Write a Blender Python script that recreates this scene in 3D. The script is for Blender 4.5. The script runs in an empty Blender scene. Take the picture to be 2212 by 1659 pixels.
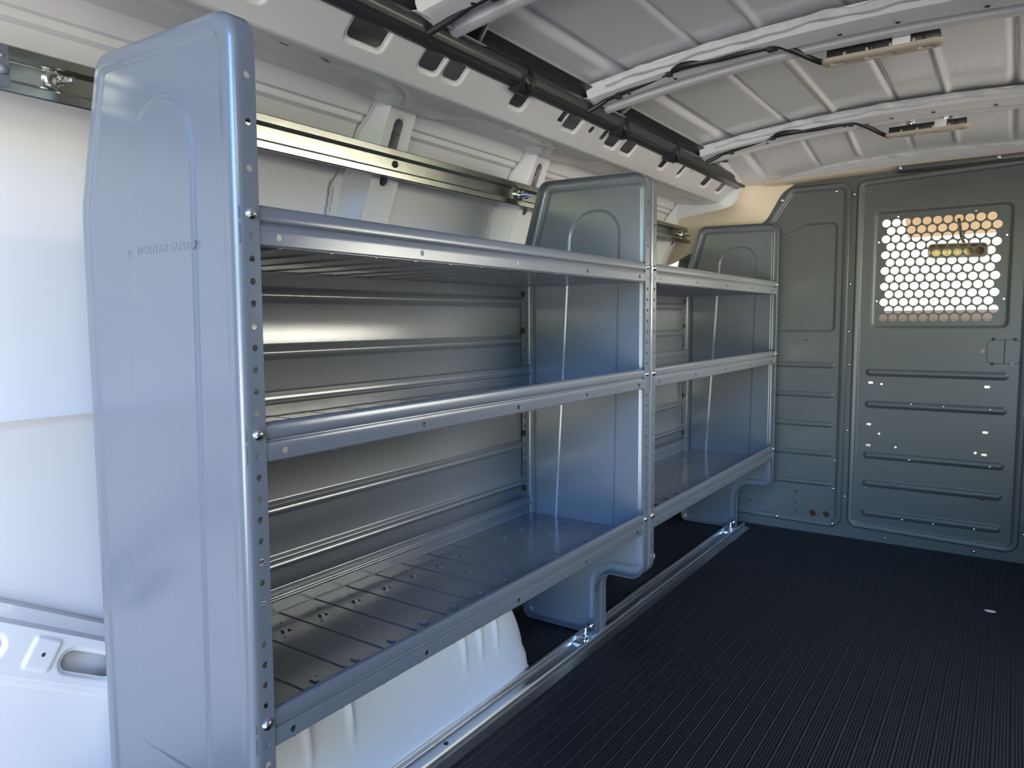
import bpy, bmesh, math, random
from mathutils import Vector, Matrix
from mathutils.geometry import tessellate_polygon
random.seed(7)
PI = math.pi
sc = bpy.context.scene
C = sc.collection

# ------------------------------------------------------------------ camera
FPX, YAW, PIT, ROLL = 1574.13, .6029, -.0874, -.0074
CAM = Vector((.7232, -.5065, .8106))
cd = bpy.data.cameras.new('camera'); cam = bpy.data.objects.new('camera', cd); C.objects.link(cam)
cd.sensor_fit = 'HORIZONTAL'; cd.sensor_width = 36; cd.lens = FPX / 2212 * 36; cd.clip_start = .01; cd.clip_end = 200
fw = Vector((-math.sin(YAW) * math.cos(PIT), math.cos(YAW) * math.cos(PIT), math.sin(PIT)))
rt = fw.cross(Vector((0, 0, 1))).normalized(); up = rt.cross(fw)
r2 = rt * math.cos(ROLL) + up * math.sin(ROLL); u2 = up * math.cos(ROLL) - rt * math.sin(ROLL)
M4 = Matrix((r2, u2, -fw)).transposed().to_4x4(); M4.translation = CAM
cam.matrix_world = M4
sc.camera = cam

# ------------------------------------------------------------------ view / world
sc.view_settings.view_transform = 'Standard'
sc.view_settings.look = 'None'
sc.view_settings.gamma = 1
sc.view_settings.use_curve_mapping = False
sc.view_settings.exposure = 0.54
w = bpy.data.worlds.new('world'); sc.world = w; w.use_nodes = True
nt = w.node_tree; nt.nodes.clear()
def N(tree, t, **k):
    n = tree.nodes.new(t)
    for a, b in k.items(): setattr(n, a, b)
    return n
geo = N(nt, 'ShaderNodeTexCoord'); sep = N(nt, 'ShaderNodeSeparateXYZ')
nt.links.new(geo.outputs['Generated'], sep.inputs[0])
def wramp(stops):
    r = N(nt, 'ShaderNodeValToRGB'); e = r.color_ramp.elements
    while len(e) < len(stops): e.new(.5)
    for i, (p, c) in enumerate(stops): e[i].position = p; e[i].color = (*c, 1)
    return r
mz = N(nt, 'ShaderNodeMath', operation='MULTIPLY_ADD'); mz.inputs[1].default_value = .5; mz.inputs[2].default_value = .5
nt.links.new(sep.outputs[2], mz.inputs[0])
# behind the van: open shade, trees on the horizon, blue sky above, pale drive below
rear = wramp([(0, (.46, .44, .43)), (.36, (.74, .72, .72)), (.475, (.50, .51, .50)), (.50, (.11, .14, .06)), (.56, (.20, .27, .13)), (.60, (.30, .58, 1.05)), (.66, (.21, .57, 1.55)), (.74, (.22, .68, 2.0)), (1, (.22, .75, 2.7))])
front = wramp([(0, (.8, .68, .54)), (.42, (1.6, 1.4, 1.15)), (.48, (4.0, 3.75, 3.25)), (.58, (4.8, 4.6, 4.0)), (.72, (2.2, 2.4, 2.5)), (1, (.6, .8, 1.3))])
nt.links.new(mz.outputs[0], rear.inputs[0]); nt.links.new(mz.outputs[0], front.inputs[0])
my = N(nt, 'ShaderNodeMapRange'); my.inputs['From Min'].default_value = -.1; my.inputs['From Max'].default_value = .5
dt = N(nt, 'ShaderNodeVectorMath', operation='DOT_PRODUCT'); dt.inputs[1].default_value = (.6, .8, 0)
nt.links.new(geo.outputs['Generated'], dt.inputs[0]); nt.links.new(dt.outputs['Value'], my.inputs['Value'])
nz = N(nt, 'ShaderNodeTexNoise'); nz.inputs['Scale'].default_value = 7; nz.inputs['Detail'].default_value = 4
nt.links.new(geo.outputs['Generated'], nz.inputs['Vector'])
nzr = N(nt, 'ShaderNodeMapRange'); nzr.inputs['From Min'].default_value = .35; nzr.inputs['From Max'].default_value = .65; nzr.inputs['To Min'].default_value = .7; nzr.inputs['To Max'].default_value = 1.35
nt.links.new(nz.outputs['Fac'], nzr.inputs['Value'])
mul = N(nt, 'ShaderNodeMixRGB', blend_type='MULTIPLY'); mul.inputs[0].default_value = 1
nt.links.new(rear.outputs[0], mul.inputs[1]); nt.links.new(nzr.outputs[0], mul.inputs[2])
lb = N(nt, 'ShaderNodeVectorMath', operation='DOT_PRODUCT'); lb.inputs[1].default_value = Vector((.36, -.92, .06)).normalized()
by = N(nt, 'ShaderNodeMapRange'); by.interpolation_type = 'SMOOTHSTEP'; by.inputs['From Min'].default_value = .90; by.inputs['From Max'].default_value = .98; by.inputs['To Min'].default_value = .11; by.inputs['To Max'].default_value = 4.4
nt.links.new(geo.outputs['Generated'], lb.inputs[0]); nt.links.new(lb.outputs['Value'], by.inputs['Value'])
mul2 = N(nt, 'ShaderNodeMixRGB', blend_type='MULTIPLY'); mul2.inputs[0].default_value = 1
nt.links.new(mul.outputs[0], mul2.inputs[1]); nt.links.new(by.outputs[0], mul2.inputs[2]); mul = mul2
mx = N(nt, 'ShaderNodeMixRGB'); nt.links.new(my.outputs[0], mx.inputs[0]); fy = N(nt, 'ShaderNodeMapRange'); fy.interpolation_type = 'SMOOTHSTEP'; fy.inputs['From Min'].default_value = .62; fy.inputs['From Max'].default_value = .86; fy.inputs['To Min'].default_value = 1; fy.inputs['To Max'].default_value = .085
nt.links.new(sep.outputs[1], fy.inputs['Value'])
fm = N(nt, 'ShaderNodeMixRGB', blend_type='MULTIPLY'); fm.inputs[0].default_value = 1
nt.links.new(front.outputs[0], fm.inputs[1]); nt.links.new(fy.outputs[0], fm.inputs[2])
nt.links.new(mul.outputs[0], mx.inputs[1]); nt.links.new(fm.outputs[0], mx.inputs[2])
bg = N(nt, 'ShaderNodeBackground'); bg.inputs['Strength'].default_value = 4.2; bg_tint = N(nt, 'ShaderNodeMixRGB', blend_type='MULTIPLY'); bg_tint.inputs[0].default_value = 1; bg_tint.inputs[2].default_value = (1, 1, 1, 1)
wo = N(nt, 'ShaderNodeOutputWorld')
nt.links.new(mx.outputs[0], bg_tint.inputs[1]); nt.links.new(bg_tint.outputs[0], bg.inputs[0]); nt.links.new(bg.outputs[0], wo.inputs[0])

# ------------------------------------------------------------------ materials
def mat(name, col, rough=.5, metal=0, coat=0, coat_rough=.05, bump=None, vary=None, spec=.5, trans=0):
    m = bpy.data.materials.new(name); m.use_nodes = True; t = m.node_tree
    b = t.nodes['Principled BSDF']
    b.inputs['Base Color'].default_value = (*col, 1); b.inputs['Roughness'].default_value = rough
    b.inputs['Metallic'].default_value = metal; b.inputs['Coat Weight'].default_value = coat
    b.inputs['Coat Roughness'].default_value = coat_rough; b.inputs['Specular IOR Level'].default_value = spec
    tc = N(t, 'ShaderNodeTexCoord')
    if bump:
        sc_, st = bump
        n = N(t, 'ShaderNodeTexNoise'); n.inputs['Scale'].default_value = sc_; n.inputs['Detail'].default_value = 3
        bp = N(t, 'ShaderNodeBump'); bp.inputs['Strength'].default_value = st; bp.inputs['Distance'].default_value = .001
        t.links.new(tc.outputs['Object'], n.inputs['Vector']); t.links.new(n.outputs['Fac'], bp.inputs['Height'])
        t.links.new(bp.outputs[0], b.inputs['Normal'])
        if coat: t.links.new(bp.outputs[0], b.inputs['Coat Normal'])
    if vary:
        sc_, amt = vary
        n = N(t, 'ShaderNodeTexNoise'); n.inputs['Scale'].default_value = sc_; n.inputs['Detail'].default_value = 5
        mr = N(t, 'ShaderNodeMapRange'); mr.inputs['To Min'].default_value = 1 - amt; mr.inputs['To Max'].default_value = 1 + amt
        mm = N(t, 'ShaderNodeMixRGB', blend_type='MULTIPLY'); mm.inputs[0].default_value = 1; mm.inputs[1].default_value = (*col, 1)
        t.links.new(tc.outputs['Object'], n.inputs['Vector']); t.links.new(n.outputs['Fac'], mr.inputs[0]); t.links.new(mr.outputs[0], mm.inputs[2])
        t.links.new(mm.outputs[0], b.inputs['Base Color'])
    return m
GREY = mat('grey_powder_coat', (.132, .142, .158), .42, 0, .9, .06, bump=(900, .10), vary=(3, .04))
BULK = mat('dark_grey_powder_coat', (.095, .10, .095), .45, 0, .28, .2, bump=(700, .12), vary=(2, .05))
WHITE = mat('white_body_paint', (.66, .65, .655), .34, 0, .5, .10, vary=(2, .03))
ROOFM = mat('roof_skin_paint', (.80, .80, .81), .30, 0, .6, .08, vary=(1.5, .05))
TAN = mat('tan_body_trim', (.80, .67, .50), .32, 0, .6, .12, vary=(3, .05))
ZINC = mat('galvanised_metal', (.44, .45, .38), .22, 1, 0, vary=(18, .22), bump=(60, .15))
ALU = mat('brushed_aluminium', (.72, .74, .78), .26, 1, vary=(10, .12), bump=(40, .1))
CHROME = mat('bright_bolt_metal', (.85, .85, .86), .16, 1)
BLACK = mat('black_plastic', (.018, .018, .02), .45, bump=(300, .1))
DUCTM = mat('black_ribbed_duct_plastic', (.03, .032, .034), .42, coat=.2)
RUBBER = mat('black_rubber_mat', (.009, .011, .015), .50, vary=(5, .18), spec=.35)
SEAL = mat('grey_roof_sealant', (.62, .62, .62), .8, bump=(220, 1.0), vary=(60, .2))
LAMPT = mat('beige_lamp_plastic', (.50, .43, .34), .42)
LENS = mat('clouded_lamp_lens', (.60, .54, .45), .3, coat=.4)
LABELM = mat('white_connector_plastic', (.78, .77, .74), .5)
CABTAN = mat('tan_headliner', (.80, .60, .36), .8)
CABGREY = mat('grey_dashboard_plastic', (.22, .19, .18), .6)
MIRG = mat('mirror_glass', (.20, .13, .09), .08, 1)
def glassmat():
    m = bpy.data.materials.new('clear_windshield_glass'); m.use_nodes = True; t = m.node_tree; t.nodes.clear()
    a = N(t, 'ShaderNodeBsdfTransparent'); a.inputs[0].default_value = (.94, .96, .95, 1)
    g = N(t, 'ShaderNodeBsdfGlossy'); g.inputs['Roughness'].default_value = .02
    mi = N(t, 'ShaderNodeMixShader'); mi.inputs[0].default_value = .05; o = N(t, 'ShaderNodeOutputMaterial')
    t.links.new(a.outputs[0], mi.inputs[1]); t.links.new(g.outputs[0], mi.inputs[2]); t.links.new(mi.outputs[0], o.inputs[0])
    return m
GLASS = glassmat()

# ------------------------------------------------------------------ helpers
def tag(o, label=None, cat=None, group=None, kind=None):
    if label: o['label'] = label
    if cat: o['category'] = cat
    if group: o['group'] = group
    if kind: o['kind'] = kind
    return o
def empty(name, loc, label, cat, group=None):
    o = bpy.data.objects.new(name, None); C.objects.link(o); o.location = loc; o.empty_display_size = .05
    return tag(o, label, cat, group)
class MB:
    def __init__(s): s.v = []; s.f = []
    def add(s, pts, faces):
        b = len(s.v); s.v += [Vector(p) for p in pts]; s.f += [tuple(b + i for i in f) for f in faces]
    def quadstrip(s, A, B, closed=True):
        n = len(A); f = []
        for i in range(n if closed else n - 1):
            j = (i + 1) % n; f.append((i, j, n + j, n + i))
        s.add(list(A) + list(B), f)
    def tess(s, Mf, outer, holes, d):
        loops = [[Vector((p[0], p[1], 0)) for p in outer]] + [[Vector((p[0], p[1], 0)) for p in h] for h in holes]
        tri = tessellate_polygon(loops); flat = [p for l in loops for p in l]
        s.add([Mf(p[0], p[1], d) for p in flat], tri)
    def box(s, a, b, mtx=None):
        x0, y0, z0 = a; x1, y1, z1 = b
        P = [Vector(p) for p in ((x0,y0,z0),(x1,y0,z0),(x1,y1,z0),(x0,y1,z0),(x0,y0,z1),(x1,y0,z1),(x1,y1,z1),(x0,y1,z1))]
        if mtx: P = [mtx @ p for p in P]
        s.add(P, [(0,3,2,1),(4,5,6,7),(0,1,5,4),(1,2,6,5),(2,3,7,6),(3,0,4,7)])
    def extr(s, prof, ya, yb, Mf=None):
        """open profile of (x,z) swept along y"""
        Mf = Mf or (lambda x, y, z: Vector((x, y, z)))
        s.quadstrip([Mf(x, ya, z) for x, z in prof], [Mf(x, yb, z) for x, z in prof], closed=False)
    def dome(s, c, r, nrm, h=None, seg=14, rings=4):
        """screw head: half ball on a collar, pointing along nrm"""
        h = h or r * .7; n = Vector(nrm).normalized()
        a = n.orthogonal().normalized(); b = n.cross(a); c = Vector(c); L = []
        for k in range(rings + 1):
            t = k / rings * PI / 2 * .97
            L.append([c + (a * math.cos(q) + b * math.sin(q)) * r * math.cos(t) + n * h * math.sin(t) for q in [2 * PI * i / seg for i in range(seg)]])
        for k in range(rings): s.quadstrip(L[k], L[k + 1])
        s.add(L[-1], [tuple(range(seg))]); s.add(L[0], [tuple(reversed(range(seg)))])
    def disc(s, c, r, nrm, th, seg=18, r_in=0):
        n = Vector(nrm).normalized(); a = n.orthogonal().normalized(); b = n.cross(a); c = Vector(c)
        def ring(rr, t): return [c + (a * math.cos(q) + b * math.sin(q)) * rr + n * t for q in [2 * PI * i / seg for i in range(seg)]]
        A, B, B2 = ring(r, 0), ring(r, th * .7), ring(r * .85, th)
        s.quadstrip(A, B); s.quadstrip(B, B2)
        if r_in: 
            D, E_ = ring(r_in, th), ring(r_in, 0); s.quadstrip(B2, D); s.quadstrip(D, E_)
        else: s.add(B2, [tuple(range(seg))]); s.add(A, [tuple(reversed(range(seg)))])
    def tube(s, pts, r, seg=8, cap=True):
        pts = [Vector(p) for p in pts]; L = []
        pn = None
        for i, p in enumerate(pts):
            d = (pts[min(i + 1, len(pts) - 1)] - pts[max(i - 1, 0)]).normalized()
            if pn is None: a = d.orthogonal().normalized()
            else: a = (pn - d * pn.dot(d)).normalized()
            pn = a; b = d.cross(a); rr = r(i / (len(pts) - 1)) if callable(r) else r
            L.append([p + (a * math.cos(q) + b * math.sin(q)) * rr for q in [2 * PI * k / seg for k in range(seg)]])
        for i in range(len(L) - 1): s.quadstrip(L[i], L[i + 1])
        if cap: s.add(L[0], [tuple(reversed(range(seg)))]); s.add(L[-1], [tuple(range(seg))])
    def build(s, name, m, parent=None, thick=0, angle=35, bevel=0, offset=0, warp=None):
        me = bpy.data.meshes.new(name)
        bm = bmesh.new(); vs = [bm.verts.new(warp(v) if warp else v) for v in s.v]
        for f in s.f:
            try: bm.faces.new([vs[i] for i in f])
            except ValueError: pass
        bmesh.ops.remove_doubles(bm, verts=bm.verts, dist=2e-5)
        bmesh.ops.dissolve_degenerate(bm, edges=bm.edges, dist=1e-6)
        bmesh.ops.recalc_face_normals(bm, faces=bm.faces)
        for f in bm.faces: f.smooth = True
        bm.to_mesh(me); bm.free()
        me.set_sharp_from_angle(angle=math.radians(angle))
        o = bpy.data.objects.new(name, me); C.objects.link(o); me.materials.append(m)
        if parent:
            o.parent = parent; o.matrix_parent_inverse = Matrix.Translation(-parent.location)
        if thick:
            md = o.modifiers.new('thickness', 'SOLIDIFY'); md.thickness = thick; md.offset = offset; md.use_even_offset = False
        o.pass_index = angle
        if bevel:
            md = o.modifiers.new('edges', 'BEVEL'); md.width = bevel; md.segments = 2; md.limit_method = 'ANGLE'
        return o

def roundpoly(pts, seg=6):
    """pts: (x,y,r) -> smooth loop"""
    out = []; n = len(pts)
    for i in range(n):
        x, y, r = pts[i]; p = Vector((x, y))
        if r <= 0: out.append((x, y)); continue
        a = (Vector(pts[i - 1][:2]) - p); b = (Vector(pts[(i + 1) % n][:2]) - p)
        la, lb = a.length, b.length; a.normalize(); b.normalize()
        ang = a.angle(b); t = min(r / math.tan(ang / 2), la * .499, lb * .499)
        rr = t * math.tan(ang / 2)
        c = p + (a + b).normalized() * (rr / math.sin(ang / 2))
        s0 = p + a * t - c; s1 = p + b * t - c
        tot = s0.angle(s1); sg = 1 if s0.x * s1.y - s0.y * s1.x > 0 else -1
        for k in range(seg + 1):
            q = sg * tot * k / seg
            out.append((c.x + s0.x * math.cos(q) - s0.y * math.sin(q), c.y + s0.x * math.sin(q) + s0.y * math.cos(q)))
    return out
def area2(L): return sum(L[i - 1][0] * L[i][1] - L[i][0] * L[i - 1][1] for i in range(len(L)))
def inset(L, d):
    """shrink a loop by d (negative grows it)"""
    s = 1 if area2(L) > 0 else -1; n = len(L); out = []
    for i in range(n):
        p0, p, p1 = Vector(L[i - 1]), Vector(L[i]), Vector(L[(i + 1) % n])
        e0 = p - p0; e1 = p1 - p
        if e0.length < 1e-9: e0 = e1
        if e1.length < 1e-9: e1 = e0
        n0 = Vector((-e0.y, e0.x)).normalized() * s; n1 = Vector((-e1.y, e1.x)).normalized() * s
        m = n0 + n1
        k = max(1 + n0.dot(n1), .3)
        out.append((p.x + m.x / k * d, p.y + m.y / k * d))
    return out
def circ(cx, cy, r, n=14): return [(cx + r * math.cos(2 * PI * i / n), cy + r * math.sin(2 * PI * i / n)) for i in range(n)]
def rrect(x0, y0, x1, y1, r, seg=4): return roundpoly([(x0, y0, r), (x1, y0, r), (x1, y1, r), (x0, y1, r)], seg)
def feat(loop, depth, slope=.008, holes=(), feats=()): return dict(loop=loop, depth=depth, slope=slope, holes=list(holes), feats=list(feats))
def ringwall(mb, Mf, A, da, B, db, steps=3):
    """soft step between two loops"""
    prev = [Mf(p[0], p[1], da) for p in A]
    for k in range(1, steps + 1):
        t = k / steps; s = t * t * (3 - 2 * t)
        cur = [Mf(a[0] + (b[0] - a[0]) * t, a[1] + (b[1] - a[1]) * t, da + (db - da) * s) for a, b in zip(A, B)]
        mb.quadstrip(prev, cur); prev = cur
def plate(mb, Mf, outer, d, feats=(), holes=()):
    o2 = inset(outer, .002)
    mb.quadstrip([Mf(p[0], p[1], d) for p in outer], [Mf(p[0], p[1], d) for p in o2])
    cuts = [inset(f['loop'], -.002) for f in feats]
    mb.tess(Mf, o2, cuts + list(holes), d)
    for f, c in zip(feats, cuts):
        mb.quadstrip([Mf(p[0], p[1], d) for p in c], [Mf(p[0], p[1], d) for p in f['loop']])
        inn = inset(f['loop'], f['slope'])
        ringwall(mb, Mf, f['loop'], d, inn, d + f['depth'])
        plate(mb, Mf, inn, d + f['depth'], f['feats'], f['holes'])
def block_letters(name, text, size, origin, right, upv, nrm, m, parent, depth=.0008):
    cu = bpy.data.curves.new(name, 'FONT'); cu.body = text; cu.size = size; cu.extrude = depth; cu.shear = .25; cu.offset = 0
    ob = bpy.data.objects.new(name, cu); C.objects.link(ob)
    bpy.context.view_layer.update()
    me = bpy.data.meshes.new_from_object(ob.evaluated_get(bpy.context.evaluated_depsgraph_get()))
    C.objects.unlink(ob); bpy.data.objects.remove(ob)
    R = Matrix((Vector(right), Vector(upv), Vector(nrm))).transposed().to_4x4(); R.translation = Vector(origin)
    me.transform(R)
    me.name = name; me.materials.clear(); me.materials.append(m)
    o = bpy.data.objects.new(name, me); C.objects.link(o); o.parent = parent; o.matrix_parent_inverse = Matrix.Translation(-parent.location)
    return o

# ================================================================== the setting
ROOF_Z = lambda x: 1.400 - .14 * (x - .47) ** 2 - (.9 * (abs(x - .47) - .60) ** 2 if abs(x - .47) > .60 else 0)
YF = 2.363           # plane of the bulkhead
XR = 1.36
# floor mat: ribbed rubber, ridges run front to back
fl = MB(); prof = []
x = -.50; k = 0
while x < XR:
    prof += [(x, 0), (x + .0008, .0016), (x + .0030, .0016), (x + .0038, 0)]
    for j in range(1, 5):
        xx = x + .0055 * j + .002
        prof += [(xx, 0), (xx + .0008, .0007), (xx + .0024, .0007), (xx + .0032, 0)]
    x += .0305
fl.extr([(-.50, -.01)] + prof + [(XR, 0), (XR, -.01)], -.40, YF + .02)
fl.build('floor', RUBBER, angle=180)['kind'] = 'structure'

# roof skin with pressed beads running front to back
def bead_off(x):
    z = 0
    for bx, w_, h_ in ((-.125, .020, -.010), (-.03, .022, .012), (.145, .012, .006), (.275, .012, -.006), (.43, .012, .006), (.552, .012, -.006), (.695, .014, .008), (.84, .012, -.006), (.99, .02, .010), (1.08, .02, -.010)):
        t = abs(x - bx) / w_
        if t < 1: z += h_ * (.5 + .5 * math.cos(PI * t))
    return z
rf = MB(); prof = []
x = -.352
while x <= 1.301:
    prof.append((x, ROOF_Z(x), bead_off(x))); x += .004
def dip(y):
    t = min(1, max(0, (y - 1.86) / .40)); return .052 * t * t * (3 - 2 * t)
YS = [-.42, 1.86, 1.91, 1.96, 2.01, 2.06, 2.11, 2.16, 2.21, 2.26, 3.38]
RW = [[Vector((x, y, z + b * (1 if y < 2.2 else 0) - dip(y) * (1 if abs(x - .47) < .62 else max(0, 1 - (abs(x - .47) - .62) / .12)))) for x, z, b in prof] for y in YS]
for a, b in zip(RW, RW[1:]): rf.quadstrip(a, b, closed=False)
rf.build('ceiling', ROOFM, thick=.0015, angle=60)['kind'] = 'structure'

# left wall skin
wl = MB()
P = [(-.335, 1.30), (-.347, 1.27), (-.372, 1.245), (-.376, 1.238), (-.380, 1.2295), (-.388, 1.2275), (-.392, 1.217), (-.402, 1.212), (-.425, 1.165), (-.455, 1.09), (-.480, 1.0), (-.492, .90), (-.497, .80), (-.498, .685), (-.494, .676), (-.490, .668), (-.496, .660), (-.500, .652), (-.500, .40), (-.497, .20), (-.495, -.01)]
wl.extr(P, -.43, 3.40)
wl.build('wall_left', WHITE, thick=.0015, angle=30)['kind'] = 'structure'
# right wall with the window of the side door
wr = MB()
def rx(z): return XR - .16 * max(0, (z - .8) / .51) ** 1.3
def MR(u, v, d): return Vector((rx(v) + d, u, v))
zs_ = [-.01, .4, .8, .87, .95, 1.03, 1.10, 1.16, 1.23, 1.31]
for za, zb_ in zip(zs_, zs_[1:]):
    spans = [(-.43, YF + .05)] if not (.80 <= za < 1.16) else [(-.43, 1.28), (2.22, YF + .05)]
    for a, b in spans: wr.add([MR(a, za, 0), MR(b, za, 0), MR(b, zb_, 0), MR(a, zb_, 0)], [(0, 1, 2, 3)])
wr.build('wall_right', WHITE, thick=.03)['kind'] = 'structure'
wg = MB()
for za, zb_ in zip(zs_[2:8], zs_[3:8]): wg.add([MR(1.27, za, .01), MR(2.23, za, .01), MR(2.23, zb_, .01), MR(1.27, zb_, .01)], [(0, 1, 2, 3)])
wg.build('window_2', GLASS)['kind'] = 'structure'

# unseen rear door, added swung open to block side light at the opening
for nm, hx_, ex, sg in (('blocker_door_1', XR + .015, XR + .17, 1),):
    d_ = MB(); q0 = Vector((hx_, -.445, 0)); q1 = Vector((ex, -1.18, 0)); dv = (q1 - q0); dl = dv.length; dv.normalize(); nv = Vector((-dv.y, dv.x, 0)) * (1 if sg < 0 else -1)
    if nv.x * sg > 0: nv = -nv
    def MO(u, v, d, q0=q0, dv=dv, nv=nv): return q0 + dv * u + Vector((0, 0, v)) + nv * d
    plate(d_, MO, rrect(0, -.02, dl, 1.33, .04, 5), 0, [feat(rrect(.07, .10, dl - .07, .62, .05, 6), -.012, .02), feat(rrect(.07, .72, dl - .07, 1.22, .08, 6), -.012, .02)])
    d_.build(nm, WHITE, thick=.03, offset=1)['kind'] = 'structure'

# ================================================================== left side body structure
# side rail under the roof edge with rows of openings
fa, fb = Vector((-.128, 0, 1.312)), Vector((-.2, 0, 1.243))      # top and bottom of its inclined face
fd = fb - fa; FL = fd.length; fdn = fd.normalized(); fn = Vector((-fd.z, 0, fd.x)).normalized()
if fn.x < 0: fn = -fn
def MF(u, v, d): return Vector((fa.x, u, fa.z)) + fdn * v - fn * d      # u = y, v = down the face
srail = empty('roof_side_rail', (-.2, -.42, 1.243), 'white steel side rail with rows of openings along the roof edge', 'vehicle frame')
feats = []; holes = []
HL = [(.138, .186), (.337, .422), (.508, .566), (.574, .631), (.794, .85), (1.014, 1.082), (1.227, 1.293), (1.321, 1.388), (1.564, 1.634), (1.709, 1.767), (1.918, 2.004), (2.071, 2.151)]
HL = [(-.31, -.23), (-.13, -.05)] + HL
for a, b in HL:
    if a > 1.5: a, b = a + .014, b - .014
    holes_ = [rrect(a + .004, .024, b - .004, .069, .010)]
    feats.append(feat(rrect(a - .004, .016, b + .004, .077, .014), .004, .005, holes=holes_))
for a, b in ((.235, .268), (.431, .462), (.942, .982), (1.50, 1.53), (1.86, 1.89)):
    holes.append(rrect(a, .006, b, .024, .007))
for a, b in ((.982, 1.004), (1.190, 1.212)): holes.append(rrect(a, .034, b, .060, .002))
holes += [circ(1.134, .047, .010), circ(1.112, .052, .0025, 8), circ(1.158, .042, .0025, 8), circ(.30, .030, .003, 8), circ(1.80, .04, .005, 8), circ(.70, .03, .004, 8)]
m_ = MB(); plate(m_, MF, [(-.42, 0), (2.20, 0), (2.20, FL), (-.42, FL)], 0, feats, holes)
# bottom lip and underside ledge, stepping in and out around the pillars
def ledge(y):
    for c in (.66, 1.21, 2.22):
        t = (y - (c - .10)) / .05
        if 0 <= t: 
            t2 = ((c + .13) - y) / .05
            q = min(1, max(0, min(t, t2)))
            if q > 0: return q
    return 0
ys = [-.42 + i * .01 for i in range(263)]
rows = []
for y in ys:
    q = ledge(y)
    rows.append([Vector((-.2, y, 1.243)), Vector((-.203, y, 1.240)), Vector((-.209, y, 1.239)), Vector((-.262 + .01 * q, y, 1.2415 - .004 * q)), Vector((-.272 - .02 * q, y, 1.246 - .008 * q)), Vector((-.282 - .03 * q, y, 1.25 - .008 * q)), Vector((-.372, y, 1.258 - .004 * q))])
for a, b in zip(rows, rows[1:]): m_.quadstrip(a, b, closed=False)
m_.extr([(-.128, 1.312), (-.135, 1.325), (-.20, 1.34)], -.42, 2.20)
m_.build('rail_face', WHITE, srail, thick=.0015, angle=40)
m2 = MB(); m2.extr([(-.215, 1.345), (-.250, 1.31), (-.290, 1.262)], -.42, 2.2); m2.add([(-.128, 2.2, 1.312), (-.2, 2.2, 1.243), (-.385, 2.2, 1.25), (-.345, 2.2, 1.31), (-.2, 2.2, 1.352), (-.12, 2.2, 1.35)], [(0, 1, 2, 3, 4, 5)]); m2.build('inner_web', WHITE, srail, thick=.0015)
for y in (.25, .33, .34, 1.02, 1.07, 1.45, 1.52, .86, .90, 1.83, 1.9):
    m3 = MB(); m3.tess(lambda u, v, d, y=y: Vector((-.225 - .015 * ((y * 37) % 1) + v, y + u, 1.2385)), rrect(0, 0, .017, .003, .0014, 2), [], 0); m3.build('slot', BLACK, srail)

# pillars: hat sections that follow the leaning wall, each with a long slot above and below the rail
def wallx(z):
    Q = sorted(P, key=lambda p: p[1])
    for (xa, za), (xb, zb_) in zip(Q, Q[1:]):
        if za <= z <= zb_: return xa + (xb - xa) * (z - za) / (zb_ - za + 1e-9)
    return Q[0][0] if z < 0 else Q[-1][0]
def pillar(yc, w1, label):
    """face plane slopes from (-.338,1.262) down to (-.438,1.03) then steepens; w1 = half width"""
    t = empty('wall_pillar', (-.44, yc, 0), label, 'pillar', 'white ribs of the left van wall')
    fx = lambda z: -.338 - .431 * (1.262 - z) if z > 1.03 else (-.438 - .10 * (1.03 - z) if z > .75 else -.466)
    def MP(u, v, d): return Vector((fx(v) - d, yc + u, v))
    mb = MB(); wt = lambda z: w1 * (1.0 + .25 * max(0, (1.262 - z)))
    zs = [1.262, 1.255]
    # face between two slots, tessellated in three bands
    slot1 = roundpoly([(-.014, 1.145, .012), (.014, 1.145, .012), (.013, 1.232, .012), (-.013, 1.232, .012)], 6)
    slot2 = circ(.0, 1.112, .012, 12)
    face = roundpoly([(-w1 * 1.05, .95, 0), (w1 * 1.05, .95, 0), (w1 * 1.03, 1.03, 0), (w1 * .95, 1.262, 0), (-w1 * .95, 1.262, 0), (-w1 * 1.03, 1.03, 0)])
    mb.tess(MP, face, [inset(slot1, -.006), inset(slot2, -.006)], 0)
    for s_ in (slot1, slot2): ringwall(mb, MP, inset(s_, -.006), 0, s_, .005)
    mb.add([MP(-w1 * 1.05, .95, 0), MP(w1 * 1.05, .95, 0), MP(w1 * 1.05, .0, 0), MP(-w1 * 1.05, .0, 0)], [(0, 1, 2, 3)])
    # side walls sweep back to the skin, widening in a flange on the rear side
    zz = [1.262, 1.25, 1.235, 1.22, 1.20, 1.18, 1.16, 1.14, 1.12, 1.10, 1.08, 1.06, 1.03, 1.0, .95, .75, .5, .25, 0]
    for sgn in (-1, 1):
        R_ = []
        for z in zz:
            ww = w1 * (.95 + .08 * (1.262 - z) / .232) if z > 1.03 else w1 * 1.05
            flare = (.030 + .030 * min(1, max(0, (1.24 - z) / .12))) if sgn < 0 else .012
            nib = .006 * math.sin(z * 190) if (1.09 < z < 1.19 and sgn < 0) else 0
            bx = wallx(z) + .004
            R_.append([Vector((fx(z), yc + sgn * ww, z)), Vector((fx(z) - .006, yc + sgn * (ww + .004), z)), Vector((max(bx, fx(z) - .05) , yc + sgn * (ww + flare * .7), z)), Vector((bx, yc + sgn * (ww + flare + nib), z))])
        for a, b in zip(R_, R_[1:]): mb.quadstrip(a, b, closed=False)
    mb.build('pillar_face', WHITE, t, thick=.0012, angle=30)
    b2 = MB(); pts = [Vector((wallx(z) + .005, yc - w1 * 1.03 - .066 + .002 * math.sin(z * 300), z)) for z in [1.10 - i * .008 for i in range(40)]]
    b2.tube(pts, .0035, 6); b2.build('sealant_bead', SEAL, t)
    return t
pillar(.655, .040, 'white slotted wall pillar behind the long silver rail, nearest of the three')
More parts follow.
